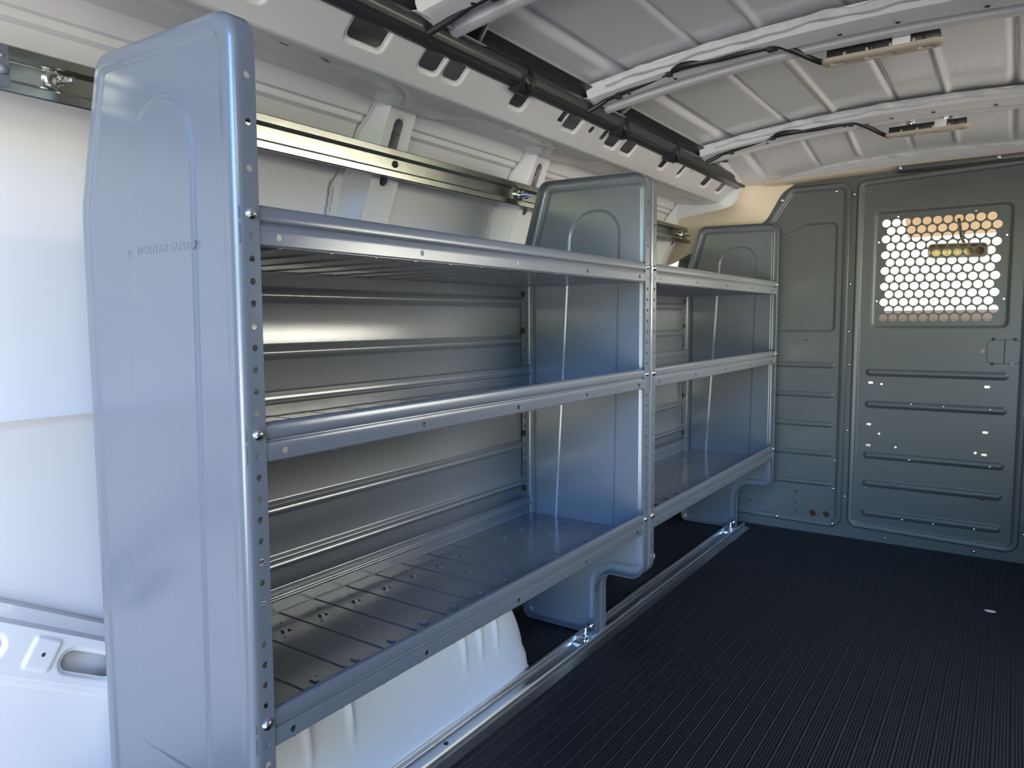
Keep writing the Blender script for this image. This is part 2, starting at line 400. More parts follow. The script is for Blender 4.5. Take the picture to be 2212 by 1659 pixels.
pillar(1.205, .036, 'white slotted wall pillar beside the end bolt of the silver rail above the first shelves')
pillar(2.262, .034, 'white slotted wall pillar beyond the middle panels, nearest the grey bulkhead')

# diagonal reinforcement of the wheel arch, left of the first panel
def MD(u, v, d):
    o_ = Vector((-.470, -.10, .372)); a = Vector((0, .862, -.507)); b = Vector((0, .507, .862))
    return o_ + a * u + b * v + Vector((-1, 0, 0)) * d
dg = empty('arch_brace', (-.49, -.1, .3), 'white pressed brace with oval slots low on the wall at far left', 'vehicle frame')
mb = MB()
ol = [(-.40, -.055), (.26, -.055), (.26, .014), (-.40, .014)]
slots = [feat(roundpoly([(a - .006, -.045, .022), (b + .006, -.045, .022), (b + .006, .001, .022), (a - .006, .001, .022)], 5), .004, .005, holes=[roundpoly([(a, -.039, .0165), (b, -.039, .0165), (b, -.005, .0165), (a, -.005, .0165)], 5)]) for a, b in ((.120, .215), (-.065, .028), (-.25, -.16))]
pad = [feat(rrect(.064, -.045, .110, .008, .008), -.003, .006, holes=[circ(.088, -.019, .0035, 8)])]
inner_ = ol
plate(mb, MD, ol, 0, slots + pad, [])
for s_, e in ((1, .014), (-1, -.055)):
    A = [(-.40, e), (.26, e)]
    pr = [(0, 0), (.005, .004), (.008, .006), (.014, .024), (.026, .028)] if s_ > 0 else [(0, 0), (.005, .003), (.005, .008), (.010, .010), (.012, .016), (.028, .019)]
    for (d0, w0), (d1, w1_) in zip(pr, pr[1:]):
        mb.quadstrip([MD(u, e + s_ * w0, d0) for u, _ in A], [MD(u, e + s_ * w1_, d1) for u, _ in A], closed=False)
mb.build('brace_face', WHITE, dg, thick=.0012)

# wheel housing under the near shelves and a smaller housing further on
def housing(name, y0, y1, x1, h, label, ribs):
    mb = MB(); n = 170; rows = []
    for i in range(n + 1):
        y = y0 + (y1 - y0) * i / n
        e = min((y - y0) * 6, (y1 - y)) / .13
        q = math.sqrt(max(0, 1 - (1 - min(1, e)) ** 2))
        hh = h * (.25 + .75 * q) if e < 1 else h
        if i in (0, n): hh = .03
        row = []
        for z, dx in ((0, 0), (.02, -.002), (.026, -.006), (.075, -.010), (.09, -.014), (.105, -.020), (.12, -.021), (.14, -.024), (.16, -.028), (.18, -.034), (.20, -.042), (.24, -.062), (.27, -.10), (.285, -.15), (.29, -.34)):
            zz = min(z / .29, 1) * hh
            rb = 0
            for ry in ribs:
                t = abs(y - ry) / .011
                if t < 1 and z > .10: rb += .0075 * (.5 + .5 * math.cos(PI * t)) * min(1, (z - .09) / .07)
            px = x1 + dx - (.03 * (1 - q)) + rb
            row.append(Vector((max(px, -.46), y, zz)))
        rows.append(row)
    for a, b in zip(rows, rows[1:]): mb.quadstrip(a, b, closed=False)
    for r_ in (rows[0], rows[-1]): mb.add(r_, [tuple(range(len(r_)))])
    return tag(mb.build(name, WHITE, angle=50), label, 'wheel housing')
housing('wheel_housing', .085, .865, -.152, .285, 'white curved wheel housing on the floor under the near bottom shelf', [.09, .13, .22, .31, .62, .675, .73])
housing('side_housing', 1.64, 1.80, -.245, .13, 'small white housing corner on the floor just behind the middle post', [])

# ================================================================== roof bows
BZ = lambda x: 1.358 - .135 * (x - .47) ** 2
def bow(ya, yb, label, x0=-.115, x1=1.07, holes_x=()):
    t = empty('roof_bow', (x0, (ya + yb) / 2, 1.31), label, 'roof beam', 'white ribs across the van roof')
    W = yb - ya
    pr = [(0, .034), (.004, .020), (.012, .008), (.020, .0055), (.034, .004), (.052, .0), (.060, -.001), (.068, .001), (.078, .013), (.088, .015), (.096, .012), (.104, .001), (.114, -.002), (.128, -.001), (.138, .004), (.142, .016), (.146, .028), (.16, .036)]
    k = W / .16; xs = [x0 + (x1 - x0) * i / 60 for i in range(61)]
    mb = MB(); rows = [[Vector((x, ya + a * k, BZ(x) + b)) for a, b in pr] for x in xs]
    for a, b in zip(rows, rows[1:]): mb.quadstrip(a, b, closed=False)
    mb.build('bow_channel', WHITE, t, thick=.0012, angle=24)
    for hx in [x0 + .09, x0 + .2, .30, .42, .52, .66, .9]:
        hb = MB(); hb.disc((hx, ya + .048 * k, BZ(hx) - .0008), .0045, (0, 0, -1), .0012, 10); hb.build('dark_bow_hole', BLACK, t)  # black disc stands in for the shade inside an open bow hole
    sb = MB(); n = 150
    sb.tube([Vector((x0 + .05 + (x1 - .05 - x0 - .05) * i / n, ya - .001 + .003 * math.sin(i * .37) + random.uniform(-.001, .001), BZ(x0 + .05 + (x1 - x0 - .1) * i / n) + .024 + .002 * math.sin(i * .23))) for i in range(n + 1)], lambda u: .0085 + .0014 * math.sin(u * 90), 8)
    sb.build('sealant_bead', SEAL, t)
    eb = MB()   # end bracket: flat shoe lying along the roof edge
    eb.extr([(x0 - .012, BZ(x0) + .022), (x0 - .012, BZ(x0) + .010), (x0 - .008, BZ(x0) + .007), (x0 + .004, BZ(x0) + .006), (x0 + .012, BZ(x0) + .004)], ya - .006, yb + .045)
    eb.add([(x0 - .006, yb + .045, BZ(x0) + .008), (x0 + .05, yb - .004, BZ(x0 + .05) + .004), (x0 + .05, yb + .002, BZ(x0) + .045), (x0 - .006, yb + .042, BZ(x0) + .04)], [(0, 1, 2, 3)])
    eb.build('end_bracket', WHITE, t, thick=.0015, bevel=.001)
    return t
bow(.435, .575, 'white roof bow crossing the top edge nearest the camera, without a lamp in view')
bow(1.02, 1.165, 'white roof bow carrying the larger nearer dome lamp')
bow(1.755, 1.875, 'white roof bow carrying the farther smaller dome lamp')
# front header over the bulkhead
hd = empty('roof_header', (-.02, 2.28, 1.28), 'pale header beam and foam seal across the roof above the bulkhead', 'roof beam')
mb = MB(); xs = [-.06 + 1.1 * i / 50 for i in range(51)]
HZ = lambda x: 1.315 + .012 * (1 - ((x - .5) / .56) ** 2)
rows = [[Vector((x, 2.240, HZ(x) + .045)), Vector((x, 2.254, HZ(x) + .016)), Vector((x, 2.264, HZ(x) + .004)), Vector((x, 2.285, HZ(x) - .006))] for x in xs]
for a, b in zip(rows, rows[1:]): mb.quadstrip(a, b, closed=False)
mb.build('header_channel', WHITE, hd, thick=.0015, angle=60)
mb = MB(); rows = [[Vector((x, 2.284, HZ(x) - .0065)), Vector((x, 2.296, HZ(x) - .014)), Vector((x, 2.335, HZ(x) - .015)), Vector((x, 2.352, HZ(x) - .015))] for x in xs]
for a, b in zip(rows, rows[1:]): mb.quadstrip(a, b, closed=False)
mb.build('header_trim', TAN, hd, thick=.0015, angle=60)
sb = MB(); sb.tube([Vector((-.02 + 1.0 * i / 140, 2.252 + .003 * math.sin(i * .31), HZ(-.02 + i / 140) + .018 + .003 * math.sin(i * .17))) for i in range(141)], lambda u: .010 + .0022 * math.sin(u * 80), 7)
sb.build('foam_seal', SEAL, hd)

# curved corner trim between side rail and bulkhead
ct = empty('corner_trim', (-.16, 2.30, 1.2), 'curved pale tan corner panel between side rail and bulkhead', 'trim panel')
def smooth_curve(pts, n=24):
    out = []
    for k in range(n + 1):
        t = k / n * (len(pts) - 1); i = min(int(t), len(pts) - 2); f = t - i
        p0, p1, p2, p3 = (Vector(pts[max(0, min(len(pts) - 1, q))]) for q in (i - 1, i, i + 1, i + 2))
        out.append(.5 * ((2 * p1) + (p2 - p0) * f + (2 * p0 - 5 * p1 + 4 * p2 - p3) * f * f + (3 * p1 - p0 - 3 * p2 + p3) * f ** 3))
    return out
cA = smooth_curve([(.03, YF - .004, 1.305), (-.015, YF - .004, 1.275), (-.045, YF - .004, 1.225), (-.075, YF - .004, 1.180), (-.13, YF - .004, 1.150), (-.22, YF - .004, 1.120), (-.32, YF - .004, 1.085), (-.46, YF - .004, 1.03)])
cB = smooth_curve([(-.085, 2.255, 1.345), (-.118, 2.24, 1.315), (-.136, 2.235, 1.275), (-.150, 2.23, 1.240), (-.180, 2.225, 1.222), (-.24, 2.225, 1.214), (-.31, 2.225, 1.205), (-.40, 2.225, 1.19)])
mb = MB(); rows = []
for k in range(13):
    f = k / 12; bl = -.018 * math.sin(PI * f)
    rows.append([a.lerp(b, f) + Vector((bl, 0, bl * -.6)) for a, b in zip(cA, cB)])
for a, b in zip(rows, rows[1:]): mb.quadstrip(a, b, closed=False)
mb.build('trim_shell', TAN, ct, thick=.0015, angle=60)
mb = MB()
cF = [p + Vector((-.030, -.006, .010)) for p in cB]
mb.quadstrip(cB, cF, closed=False); mb.quadstrip(cF, [p + Vector((-.030, -.012, .045)) for p in cF], closed=False)
mb.build('trim_flange', WHITE, ct, thick=.0015, angle=60)

# black ribbed duct along the roof edge
du = empty('roof_edge_duct', (-.13, -.4, 1.31), 'long black ribbed plastic duct running along the roof edge', 'duct')
for a, b in ((-.42, .775), (.80, 1.225), (1.25, 1.565), (1.60, 2.25)):
    mb = MB()
    prf = []
    for i in range(28):
        q = 2 * PI * i / 28; rr = .0262 + (.0016 if i % 4 < 2 else -.0012)
        prf.append((-.143 + rr * math.cos(q) * 1.05, 1.312 + rr * math.sin(q) * .92))
    A = [Vector((x, a, z)) for x, z in prf]; B = [Vector((x, b, z)) for x, z in prf]
    mb.quadstrip(A, B); mb.add(A, [tuple(range(28))]); mb.add([Vector((-.142 + (p.x + .142) * .6, b + .012, 1.312 + (p.z - 1.312) * .6)) for p in B], [tuple(range(28))])
    mb.quadstrip(B, [Vector((-.142 + (p.x + .142) * .6, b + .012, 1.312 + (p.z - 1.312) * .6)) for p in B])
    mb.build('duct_section', DUCTM, du, angle=25)
for y in (.787, 1.237, 1.582):
    mb = MB(); mb.tube([Vector((-.138, y - .022, 1.300)), Vector((-.138, y, 1.298)), Vector((-.138, y + .016, 1.300))], .0245, 12)
    mb.tube([Vector((-.125, y - .02, 1.31)), Vector((-.112, y - .012, 1.29)), Vector((-.118, y + .01, 1.278)), Vector((-.14, y + .018, 1.28))], .006, 7)
    mb.build('duct_joint', BLACK, du)
mb = MB()
mb.extr([(-.130, 1.328), (-.116, 1.337), (-.098, 1.342)], -.42, 2.22)
mb.build('duct_flange', DUCTM, du, thick=.002)

# ================================================================== dome lamps with their cables
def lamp(yc, xa, xb, zb_, label, sc_=1.0):
    L = xb - xa; slope = .0
    t = empty('dome_lamp', ((xa + xb) / 2, yc, zb_), label, 'lamp', 'dome lamps hanging from the roof bows')
    def ML(u, v, d): return Vector((xa + u, yc + v, zb_ + d))
    hw = .019 * sc_
    ou = rrect(0, -hw, L, hw, hw * .85, 6)
    mb = MB()
    wells = [feat(rrect(L * a, -hw * .55, L * b, hw * .55, hw * .5, 4), .005, .004) for a, b in ((.075, .215), (.37, .62), (.80, .935))]
    plate(mb, ML, inset(ou, .004), 0, wells)
    mb.quadstrip([ML(p[0], p[1], 0) for p in inset(ou, .004)], [ML(p[0], p[1], .003) for p in ou])
    mb.quadstrip([ML(p[0], p[1], .003) for p in ou], [ML(p[0], p[1], .010) for p in ou])
    mb.tess(ML, ou, [], .010)
    mb.build('lamp_tray', LAMPT, t, angle=50)
    for a, b in ((.075, .215), (.37, .62), (.80, .935)):
        q = MB(); q.box((xa + L * a + .006, yc - hw * .25, zb_ + .0032), (xa + L * b - .006, yc + hw * .3, zb_ + .0046)); q.build('lens', LENS, t, bevel=.001)
    h = MB(); h.box((xa + L * .05, yc - hw * .72, zb_ + .010), (xa + L * .97, yc + hw * .72, zb_ + .027))
    for a in (.2, .41, .66, .84): h.box((xa + L * a, yc - hw * .9, zb_ + .010), (xa + L * (a + .03), yc - hw * .7, zb_ + .022))
    h.build('lamp_housing', BLACK, t, bevel=.0015)
    for a in (.195, .385, .575, .76):
        q = MB(); q.box((xa + L * a, yc - hw * 1.0, zb_ + .0095), (xa + L * a + .005, yc - hw * .70, zb_ + .016)); q.build('clip', LAMPT, t, bevel=.001)
    q = MB(); q.box((xa + L * .60, yc - hw * 1.05, zb_ + .009), (xa + L * .745, yc - hw * .2, zb_ + .030)); q.build('connector_plug', LABELM, t, bevel=.002)
    for a in (.27, .66):
        q = MB(); q.box((xa + L * a, yc - hw * 1.0, zb_ + .0295), (xa + L * a + .022, yc - hw * .1, zb_ + .037)); q.box((xa + L * a + .008, yc - hw * 1.05, zb_ + .026), (xa + L * a + .013, yc - hw * .8, zb_ + .040)); q.build('spring_clip', CHROME, t, bevel=.001)
    return t
lamp(1.170, .366, .588, 1.336, 'beige dome lamp with black housing on the nearer roof bow')
lamp(1.882, .392, .598, 1.324, 'beige dome lamp with black housing on the farther roof bow', .9)
def cable(ya, yb, xs, xe, ze, label, kink=.06):
    t = MB(); pts = []
    n = 70
    for i in range(n + 1):
        u = i / n; x = xs + (xe - xs) * u
        y = ya + .010 * math.sin(u * 8.5) + .004 * math.sin(u * 23)
        if u > .86:
            v = (u - .86) / .14; y = y + (yb - y) * v * v * (3 - 2 * v)
        z = BZ(x) + .006 - .004 * math.sin(u * 11)
        if u < .10: z -= .02 * (1 - u / .10)
        if u > .86: v = (u - .86) / .14; z = z + (ze - z) * v
        pts.append(Vector((x, y, z)))
    rad = lambda u: .0055 + .0032 * max(0, math.sin(u * 14 + 1.2)) * (1 if .3 < u < .86 else .2)
    t.tube(pts, rad, 8)
    for u in (.16, .42, .855):
        p = pts[int(u * n)]; t.box((p.x - .005, p.y - .008, p.z - .010), (p.x + .007, p.y + .006, p.z + .006))
    return tag(t.build('lamp_cable', BLACK, angle=60), label, 'cable', 'black cables taped along the roof bows')
cable(1.045, 1.172, -.125, .368, 1.345, 'black cable running along the nearer roof bow to its dome lamp')
cable(1.775, 1.884, -.10, .394, 1.333, 'black cable running along the farther roof bow to its dome lamp')
cable(.475, .50, -.135, .80, 1.36, 'black cable running over the roof bow that crosses the top edge')

# ================================================================== rail on the wall and track on the floor
wrl = empty('wall_rail', (-.37, -.4, 1.14), 'shiny galvanised channel rail bolted along the wall above the shelves', 'rail')
mb = MB()
rp = [(-.372, 1.166), (-.356, 1.167), (-.3545, 1.1655), (-.3545, 1.1545), (-.356, 1.1525), (-.366, 1.151), (-.367, 1.149), (-.367, 1.127), (-.366, 1.125), (-.356, 1.1235), (-.3545, 1.1215), (-.3545, 1.111), (-.356, 1.1095), (-.372, 1.1105)]
tl = math.radians(-6)
rp = [(-.366 + (x + .366) * math.cos(tl) - (z - 1.139) * math.sin(tl), 1.139 + (x + .366) * math.sin(tl) + (z - 1.139) * math.cos(tl)) for x, z in rp]
mb.extr(rp, -.42, 2.345); mb.build('channel', ZINC, wrl, thick=.0012, angle=20)
for y in (.648, 1.150, 1.985):
    mb = MB(); mb.dome((-.3655, y, 1.139), .0075, (1, 0, 0), .006); mb.build('bolt', BLACK if y < 1 else CHROME, wrl)
for y in (-.005, 1.118, 1.137, 2.268):
    mb = MB()
    mb.disc((-.366, y - .012, 1.139), .0125, (1, 0, 0), .006, 12, .0075); mb.tube([(-.36, y - .006, 1.139), (-.342, y + .004, 1.139)], .0045, 8)
    mb.build('clamp_bolt', CHROME, wrl)
br = MB(); br.box((-.358, -.40, 1.112), (-.350, -.075, 1.165)); br.dome((-.350, -.083, 1.133), .007, (1, 0, 0)); br.dome((-.350, -.083, 1.15), .003, (1, 0, 0))
br.build('splice_plate', GREY, wrl, bevel=.001)
tr = empty('floor_track', (-.125, -.4, 0), 'silver metal track on the floor in front of the shelf feet', 'rail')
mb = MB()
tp = [(-.160, .002), (-.160, .018), (-.157, .0205), (-.151, .0205), (-.149, .017), (-.147, .010), (-.119, .0095), (-.117, .013), (-.114, .0205), (-.109, .0215), (-.107, .018), (-.105, .008), (-.092, .0035), (-.088, .002)]
mb.extr(tp, -.40, 2.285); mb.build('track_channel', ALU, tr, thick=.0012, angle=20)
for y in (.507, 1.36):
    mb = MB(); mb.disc((-.133, y, .0102), .005, (0, 0, 1), .0012, 12); mb.build('track_hole', BLACK, tr)
for y in (1.055, 2.195, -.01):
    mb = MB(); mb.disc((-.133, y, .011), .011, (0, 0, 1), .007, 6, .005); mb.box((-.146, y - .045, .010), (-.120, y - .012, .0145)); mb.tube([(-.133, y, .018), (-.133, y + .002, .038)], .0045, 8)
    mb.dome((-.133, y + .028, .034), .009, (0, -1, 0), .007)
    mb.build('clamp_nut', CHROME, tr, bevel=.0008)

# ================================================================== shelving units
D = .352; PITCH = .0254; ZB = .3235; TOP = 1.162
SZ = [ZB, ZB + 14 * PITCH, ZB + 24 * PITCH]
outline = roundpoly([(-D, .004, .022), (-.133, .004, .012), (-.133, .172, .052), (0, .172, .036), (0, 1.156, .034), (-.294, TOP, .034), (-D, .966, .12)], 8)
def end_panel(unit, y0, s, warp, letters):
    """tray pressed from sheet: face at y0, flanges reach towards s; main face carries a border bead and an arch"""
    mb = MB(); FD = .030; RR = .010
    Mp = lambda u, v, d: Vector((u, y0 + s * d, v))
    # flange: straight wall from depth FD to RR, with holes on the long front and rear runs
    def is_front(a, b): return abs(a[0]) < 1e-4 and abs(b[0]) < 1e-4 and abs(a[1] - b[1]) > .5
    def is_rear(a, b): return abs(a[0] + D) < 1e-4 and abs(b[0] + D) < 1e-4 and abs(a[1] - b[1]) > .5
    n = len(outline)
    for i in range(n):
        a, b = outline[i], outline[(i + 1) % n]
        if is_front(a, b) or is_rear(a, b):
            X = a[0]; z0, z1 = sorted((a[1], b[1]))
            hs = []
            k_ = -12
            while True:
                z = ZB + k_ * PITCH; k_ += 1
                if z > z1 - .012: break
                if z < z0 + .012: continue
                if k_ - 1 > 24 and (k_ - 1) % 2: continue
                hs.append(circ(z, .019, .0042 if X > -.1 else .0036, 10))
            mb.tess(lambda u, v, d, X=X: Vector((X, y0 + s * v, u)), [(z0, FD), (z1, FD), (z1, RR), (z0, RR)], hs, 0)
        else:
            mb.quadstrip([Mp(*a, FD), Mp(*b, FD)], [Mp(*a, RR), Mp(*b, RR)], closed=False)
    prev = outline; pd = RR
    for k_ in range(1, 6):
        q = k_ / 5 * PI / 2
        cur = inset(outline, RR * (1 - math.cos(q))); cd_ = RR * (1 - math.sin(q))
        mb.quadstrip([Mp(*p, pd) for p in prev], [Mp(*p, cd_) for p in cur]); prev = cur; pd = cd_
    b1 = inset(outline, .020)
    mb.quadstrip([Mp(*p, 0) for p in prev], [Mp(*p, 0) for p in b1])
    b2 = inset(outline, .027)
    ringwall(mb, Mp, b1, 0, b2, .0035)
    arch = roundpoly([(-.272, .225, .03), (-.092, .222, .03), (-.078, 1.083, .062), (-.222, 1.083, .075)], 9)
    plate(mb, Mp, b2, .0035, [feat(arch, -.003, .007)])
    o = mb.build('end_panel', GREY, unit, thick=.0014, angle=32, warp=warp)
    if letters:
        R_ = (1, 0, 0) if s > 0 else (-1, 0, 0)
        y = y0 + (.0005 - .0004) * s
        block_letters('embossed_lettering', 'WEATHER GUARD', .0155, (-.208, y - .0004, .897), (1, 0, .0), (0, 0, 1), (0, -1, 0), GREY, o, .00025)
        e = MB(); e.disc((-.222, y, .9), .007, (0, -1, 0), .0006, 16, .0050); e.box((-.2235, y - .0006, .897), (-.2205, y, .903)); e.build('embossed_emblem', GREY, o)
    return o
def shelf(unit, y0, y1, z, warp):
    mb = MB(); zs = z - .0345; ya, yb = y0 + .0025, y1 - .0025; I = lambda u, v, d: Vector((u, v, zs + d))
    xa, xb = -.345, -.003
    # surface between grooves, pierced with rows of holes
    g = y0 + .060; cuts = []
    while g < yb - .02: cuts.append(g); g += .0797
    edges_ = [ya] + cuts + [yb]
    for a, b in zip(edges_, edges_[1:]):
        a2 = a + (.003 if a != ya else 0); b2 = b - (.003 if b != yb else 0); c = (a + b) / 2; hs = []
        if b - a > .06:
            hs = [circ(-.267, c, .0062, 10), circ(-.185, c - .002, .003, 8), circ(-.100, c, .003, 8), circ(-.300, c + .012, .0025, 8), circ(-.248, c - .022, .0028, 8)]
        mb.tess(I, [(xa, a2), (xb, a2), (xb, b2), (xa, b2)], hs, 0)
    for c in cuts:
        prf = [(-.003, 0), (-.0015, -.0012), (0, -.0016), (.0015, -.0012), (.003, 0)]
        for (p, q), (p2, q2) in zip(prf, prf[1:]):
            mb.add([(xa, c + p, zs + q), (xb, c + p, zs + q), (xb, c + p2, zs + q2), (xa, c + p2, zs + q2)], [(0, 1, 2, 3)])
    # front lip
    lower = [(xb, zs), (-.0015, zs + .0008), (-.0008, zs + .002)]
    mb.extr(lower, ya, yb)
    hs = []; h = y0 + .057
    while h < yb - .02: hs.append(circ(h, z - .0235, .0043, 10)); h += .2535
    if (y1 - .038) - (h - .2535) > .06: hs.append(circ(y1 - .045, z - .0235, .0038, 10))
    mb.tess(lambda u, v, d: Vector((-.0008, u, v)), [(ya, zs + .002), (yb, zs + .002), (yb, z - .013), (ya, z - .013)], hs, 0)
    mb.extr([(-.0008, z - .013), (-.0012, z - .0118), (-.0042, z - .0106), (-.0046, z - .0092), (-.0042, z - .0080), (-.0014, z - .0060), (-.0009, z - .0048), (-.0008, z - .002), (-.0009, z + .005), (-.0020, z + .0088), (-.0045, z + .0112), (-.0080, z + .0122), (-.0120, z + .0110), (-.0140, z + .0085), (-.0145, z + .002)], ya, yb)
    rr = [(xa, zs), (xa - .0015, zs + .002), (xa - .0015, z - .014), (xa - .0005, z - .0125), (xa + .0025, z - .0112), (xa + .003, z - .0092), (xa + .0025, z - .0078), (xa - .0005, z - .006), (xa - .0015, z - .004), (xa - .0015, z + .004), (xa - .0010, z + .0085), (xa + .0010, z + .0112), (xa + .0035, z + .0122)]
    mb.extr(rr, ya, yb)
    o = mb.build('shelf', GREY, unit, thick=.0010, angle=28, warp=warp)
    for a, b in zip(edges_, edges_[1:]):
        if b - a > .06:
            c = (a + b) / 2
            for bx_ in (((-.272, c - .010, zs + .0006), (-.262, c - .004, zs + .004)), ((-.098, c - .016, zs + .0006), (-.084, c - .010, zs + .003))):
                tb = MB(); tb.box(*bx_); tb.build('divider_tab', GREY, o, warp=warp)
    return o
def back_panel(unit, y0, y1, warp):
    mb = MB(); ya, yb = y0 + .034, y1 - .034
    beads = [.8575, .7575, .6235, .4785, .3785]
    prf = [(-.3545, .925), (-.3545, .92)]
    z = .92
    for b in sorted(beads, reverse=True):
        for dz, dx in ((.0155, 0), (.012, .0012), (.009, .004), (.006, .0052), (.002, .0030), (-.002, .0030), (-.006, .0052), (-.009, .004), (-.012, .0012), (-.0155, 0)):
            prf.append((-.3545 + dx, b + dz))
    prf += [(-.3545, .30), (-.3545, .285)]
    prf = [(x_ + .0045 * max(0, z_ - .77) / .14, z_) for x_, z_ in prf]
    mb.extr(prf, ya, yb)
    o = mb.build('back_panel', GREY, unit, thick=.001, angle=40, warp=warp)
    for z in (.879, .783, .509, .359):
        for y in (y0 + .026, y1 - .026):
            c = MB(); c.disc((-.3515, y, z), .0085, (1, 0, 0), .003, 14); c.build('push_clip', BLACK, o, warp=warp)
    return o
def unit(y0, y1, warp, label, first):
    u = empty('shelving_unit', (-.17, y0, 0), label, 'shelving', 'grey metal shelving units along the left wall')
    p1 = end_panel(u, y0, 1, warp, first); p2 = end_panel(u, y1, -1, warp, False)
    for k_, z in enumerate(SZ):
        s_ = shelf(u, y0 + .001, y1 - .001, z, warp)
        for y, r in ((y0 + .019, .0085), (y1 - .019, .0065)):
            m = MB(); m.dome((.0007, y, z), r * .86, (1, 0, 0), r * .62); m.build('screw', CHROME, u, warp=warp)
            m = MB(); m.dome((-D + .001, y, z), .0055, (1, 0, 0), .004); m.build('screw', CHROME, u, warp=warp)
    back_panel(u, y0, y1, warp)
    return u
L1, L2 = 1.134, 2.283
def warp1(v):
    t = max(0, min(1, 1 - v.y / L1))
    return Vector((v.x + .0105 * (v.z - .63) * t, v.y, v.z))
unit(0.0, L1 - .0008, warp1, 'grey metal three-shelf unit nearest the camera, with tall end panel at left', True)
unit(L1 + .0008, L2, None, 'grey metal three-shelf unit behind the middle post, beside the bulkhead', False)

# ================================================================== bulkhead
bk = empty('bulkhead', (.5, YF, 0), 'dark grey steel bulkhead with a perforated window at the front end', 'partition')
MB_ = lambda u, v, d: Vector((u, YF - d, v))       # d positive stands towards the cargo side
# base frame sheet behind the panels
mb = MB()
outer = roundpoly([(-.49, .0, 0), (XR, 0, 0), (XR, 1.0, 0), (1.22, 1.26, .05), (1.05, 1.34, .05), (-.01, 1.322, .02), (-.08, 1.200, .05), (-.20, 1.150, .03), (-.30, 1.150, 0), (-.40, 1.10, 0), (-.47, .9, 0)], 5)
plate(mb, MB_, outer, -.004, [], [rrect(.26, .10, .75, 1.25, .02), rrect(-.12, .035, .20, 1.1, .02)])
mb.build('frame_sheet', BULK, bk, thick=.002, angle=32)
def edge_roll(mb, Mf, loop, d0, d1, w_):
    ringwall(mb, Mf, loop, d0, inset(loop, w_), d1, 4)
# centre door panel
cl = roundpoly([(.243, .045, .035), (.766, .030, .04), (.766, 1.312, .03), (.243, 1.292, .03)], 7)
mb = MB(); edge_roll(mb, MB_, cl, .000, .010, .006)
l2 = inset(cl, .006); l3 = inset(cl, .016)
mb.quadstrip([MB_(*p, .010) for p in l2], [MB_(*p, .010) for p in l3]); ringwall(mb, MB_, l3, .010, inset(cl, .024), .005)
l4 = inset(cl, .024)
# window recess with staggered round perforations
perf = []
rows_, px0, dz = 13, .3395, .02735
for r in range(rows_):
    zc = 1.137 - r * dz * 1.0
    for c in range(11):
        xc = px0 + c * .0309 + (.0155 if r % 2 else 0)
        perf.append(circ(xc, zc, .0134, 16))
perf += [circ(.3755, 1.157, .003, 8), circ(.603, 1.157, .003, 8), circ(.3175, 1.073, .003, 8), circ(.3175, .868, .003, 8), circ(.6905, 1.073, .003, 8), circ(.6905, .868, .003, 8)]
win = feat(rrect(.302, .772, .708, 1.178, .022, 6), -.006, .009, holes=perf)
fts = [win]
for x0, x1, z in ((.291, .716, .616), (.291, .716, .502), (.291, .716, .318), (.291, .716, .216), (.291, .716, .106)):
    fts.append(feat(rrect(x0, z - .0135, x1, z + .0135, .0134, 6), .007, .010))
hl = []
def sl(x, z, w_=.016, h_=.008): return rrect(x - w_ / 2, z - h_ / 2, x + w_ / 2, z + h_ / 2, h_ * .45, 3)
hl += [sl(.308, .579), sl(.306, .429), sl(.307, .353), sl(.306, .202, .010, .006), sl(.657, .579), sl(.658, .427), sl(.658, .352), circ(.633, .356, .0048, 10), sl(.658, .198)]
hl += [circ(.343, .575, .004, 10), circ(.341, .397, .004, 10), circ(.395, .353, .004, 10), circ(.36, .26, .003, 10)]
# door latch knock-out outline
A_, B_, T_, U_ = .652, .756, .737, .655
hl += [circ(.640, .697, .0065, 12), circ(.723, .6565, .0055, 12)]
plate(mb, MB_, l4, .005, fts, hl)
dp = mb.build('door_panel', BULK, bk, thick=.0016, angle=32)
ko = MB(); kp = [Vector((x, YF - .0055, z)) for x, z in rrect(.652, .657, .744, .735, .016, 5)]
ko.tube(kp + [kp[0]], .0010, 6, cap=False); ko.tube([(.700, YF - .0055, .657), (.700, YF - .0055, .735)], .0014, 6)
for x, z in ((.668, .737), (.728, .737), (.668, .656)): ko.disc((x, YF - .0052, z), .0052, (0, -1, 0), .0015, 14)
ko.build('latch_knockout', BLACK, dp)
for x, z, c in ((.438, .508, 1), (.535, .506, 1), (.439, .312, 1), (.675, .313, 1), (.668, .504, 0), (.425, .097, 1), (.520, .097, 1), (.640, .097, 1)):
    ho = MB(); ho.dome((x, YF - .0125, z), .0042, (0, -1, 0), .002, 10, 3); ho.build('rivet', CHROME, dp)
# embossed maker's mark, pressed through from the cab side so it reads in mirror image
block_letters('embossed_lettering', 'WEATHER GUARD', .0165, (.560, YF - .0058, 1.243), (-1, 0, 0), (0, 0, 1), (0, -1, 0), BULK, dp, .0012)
e = MB(); e.disc((.574, YF - .005, 1.249), .0095, (0, -1, 0), .002, 18, .006); e.box((.572, YF - .007, 1.242), (.577, YF - .005, 1.256)); e.box((.424, YF - .0062, 1.2375), (.556, YF - .005, 1.2395)); e.build('embossed_emblem', BULK, dp)
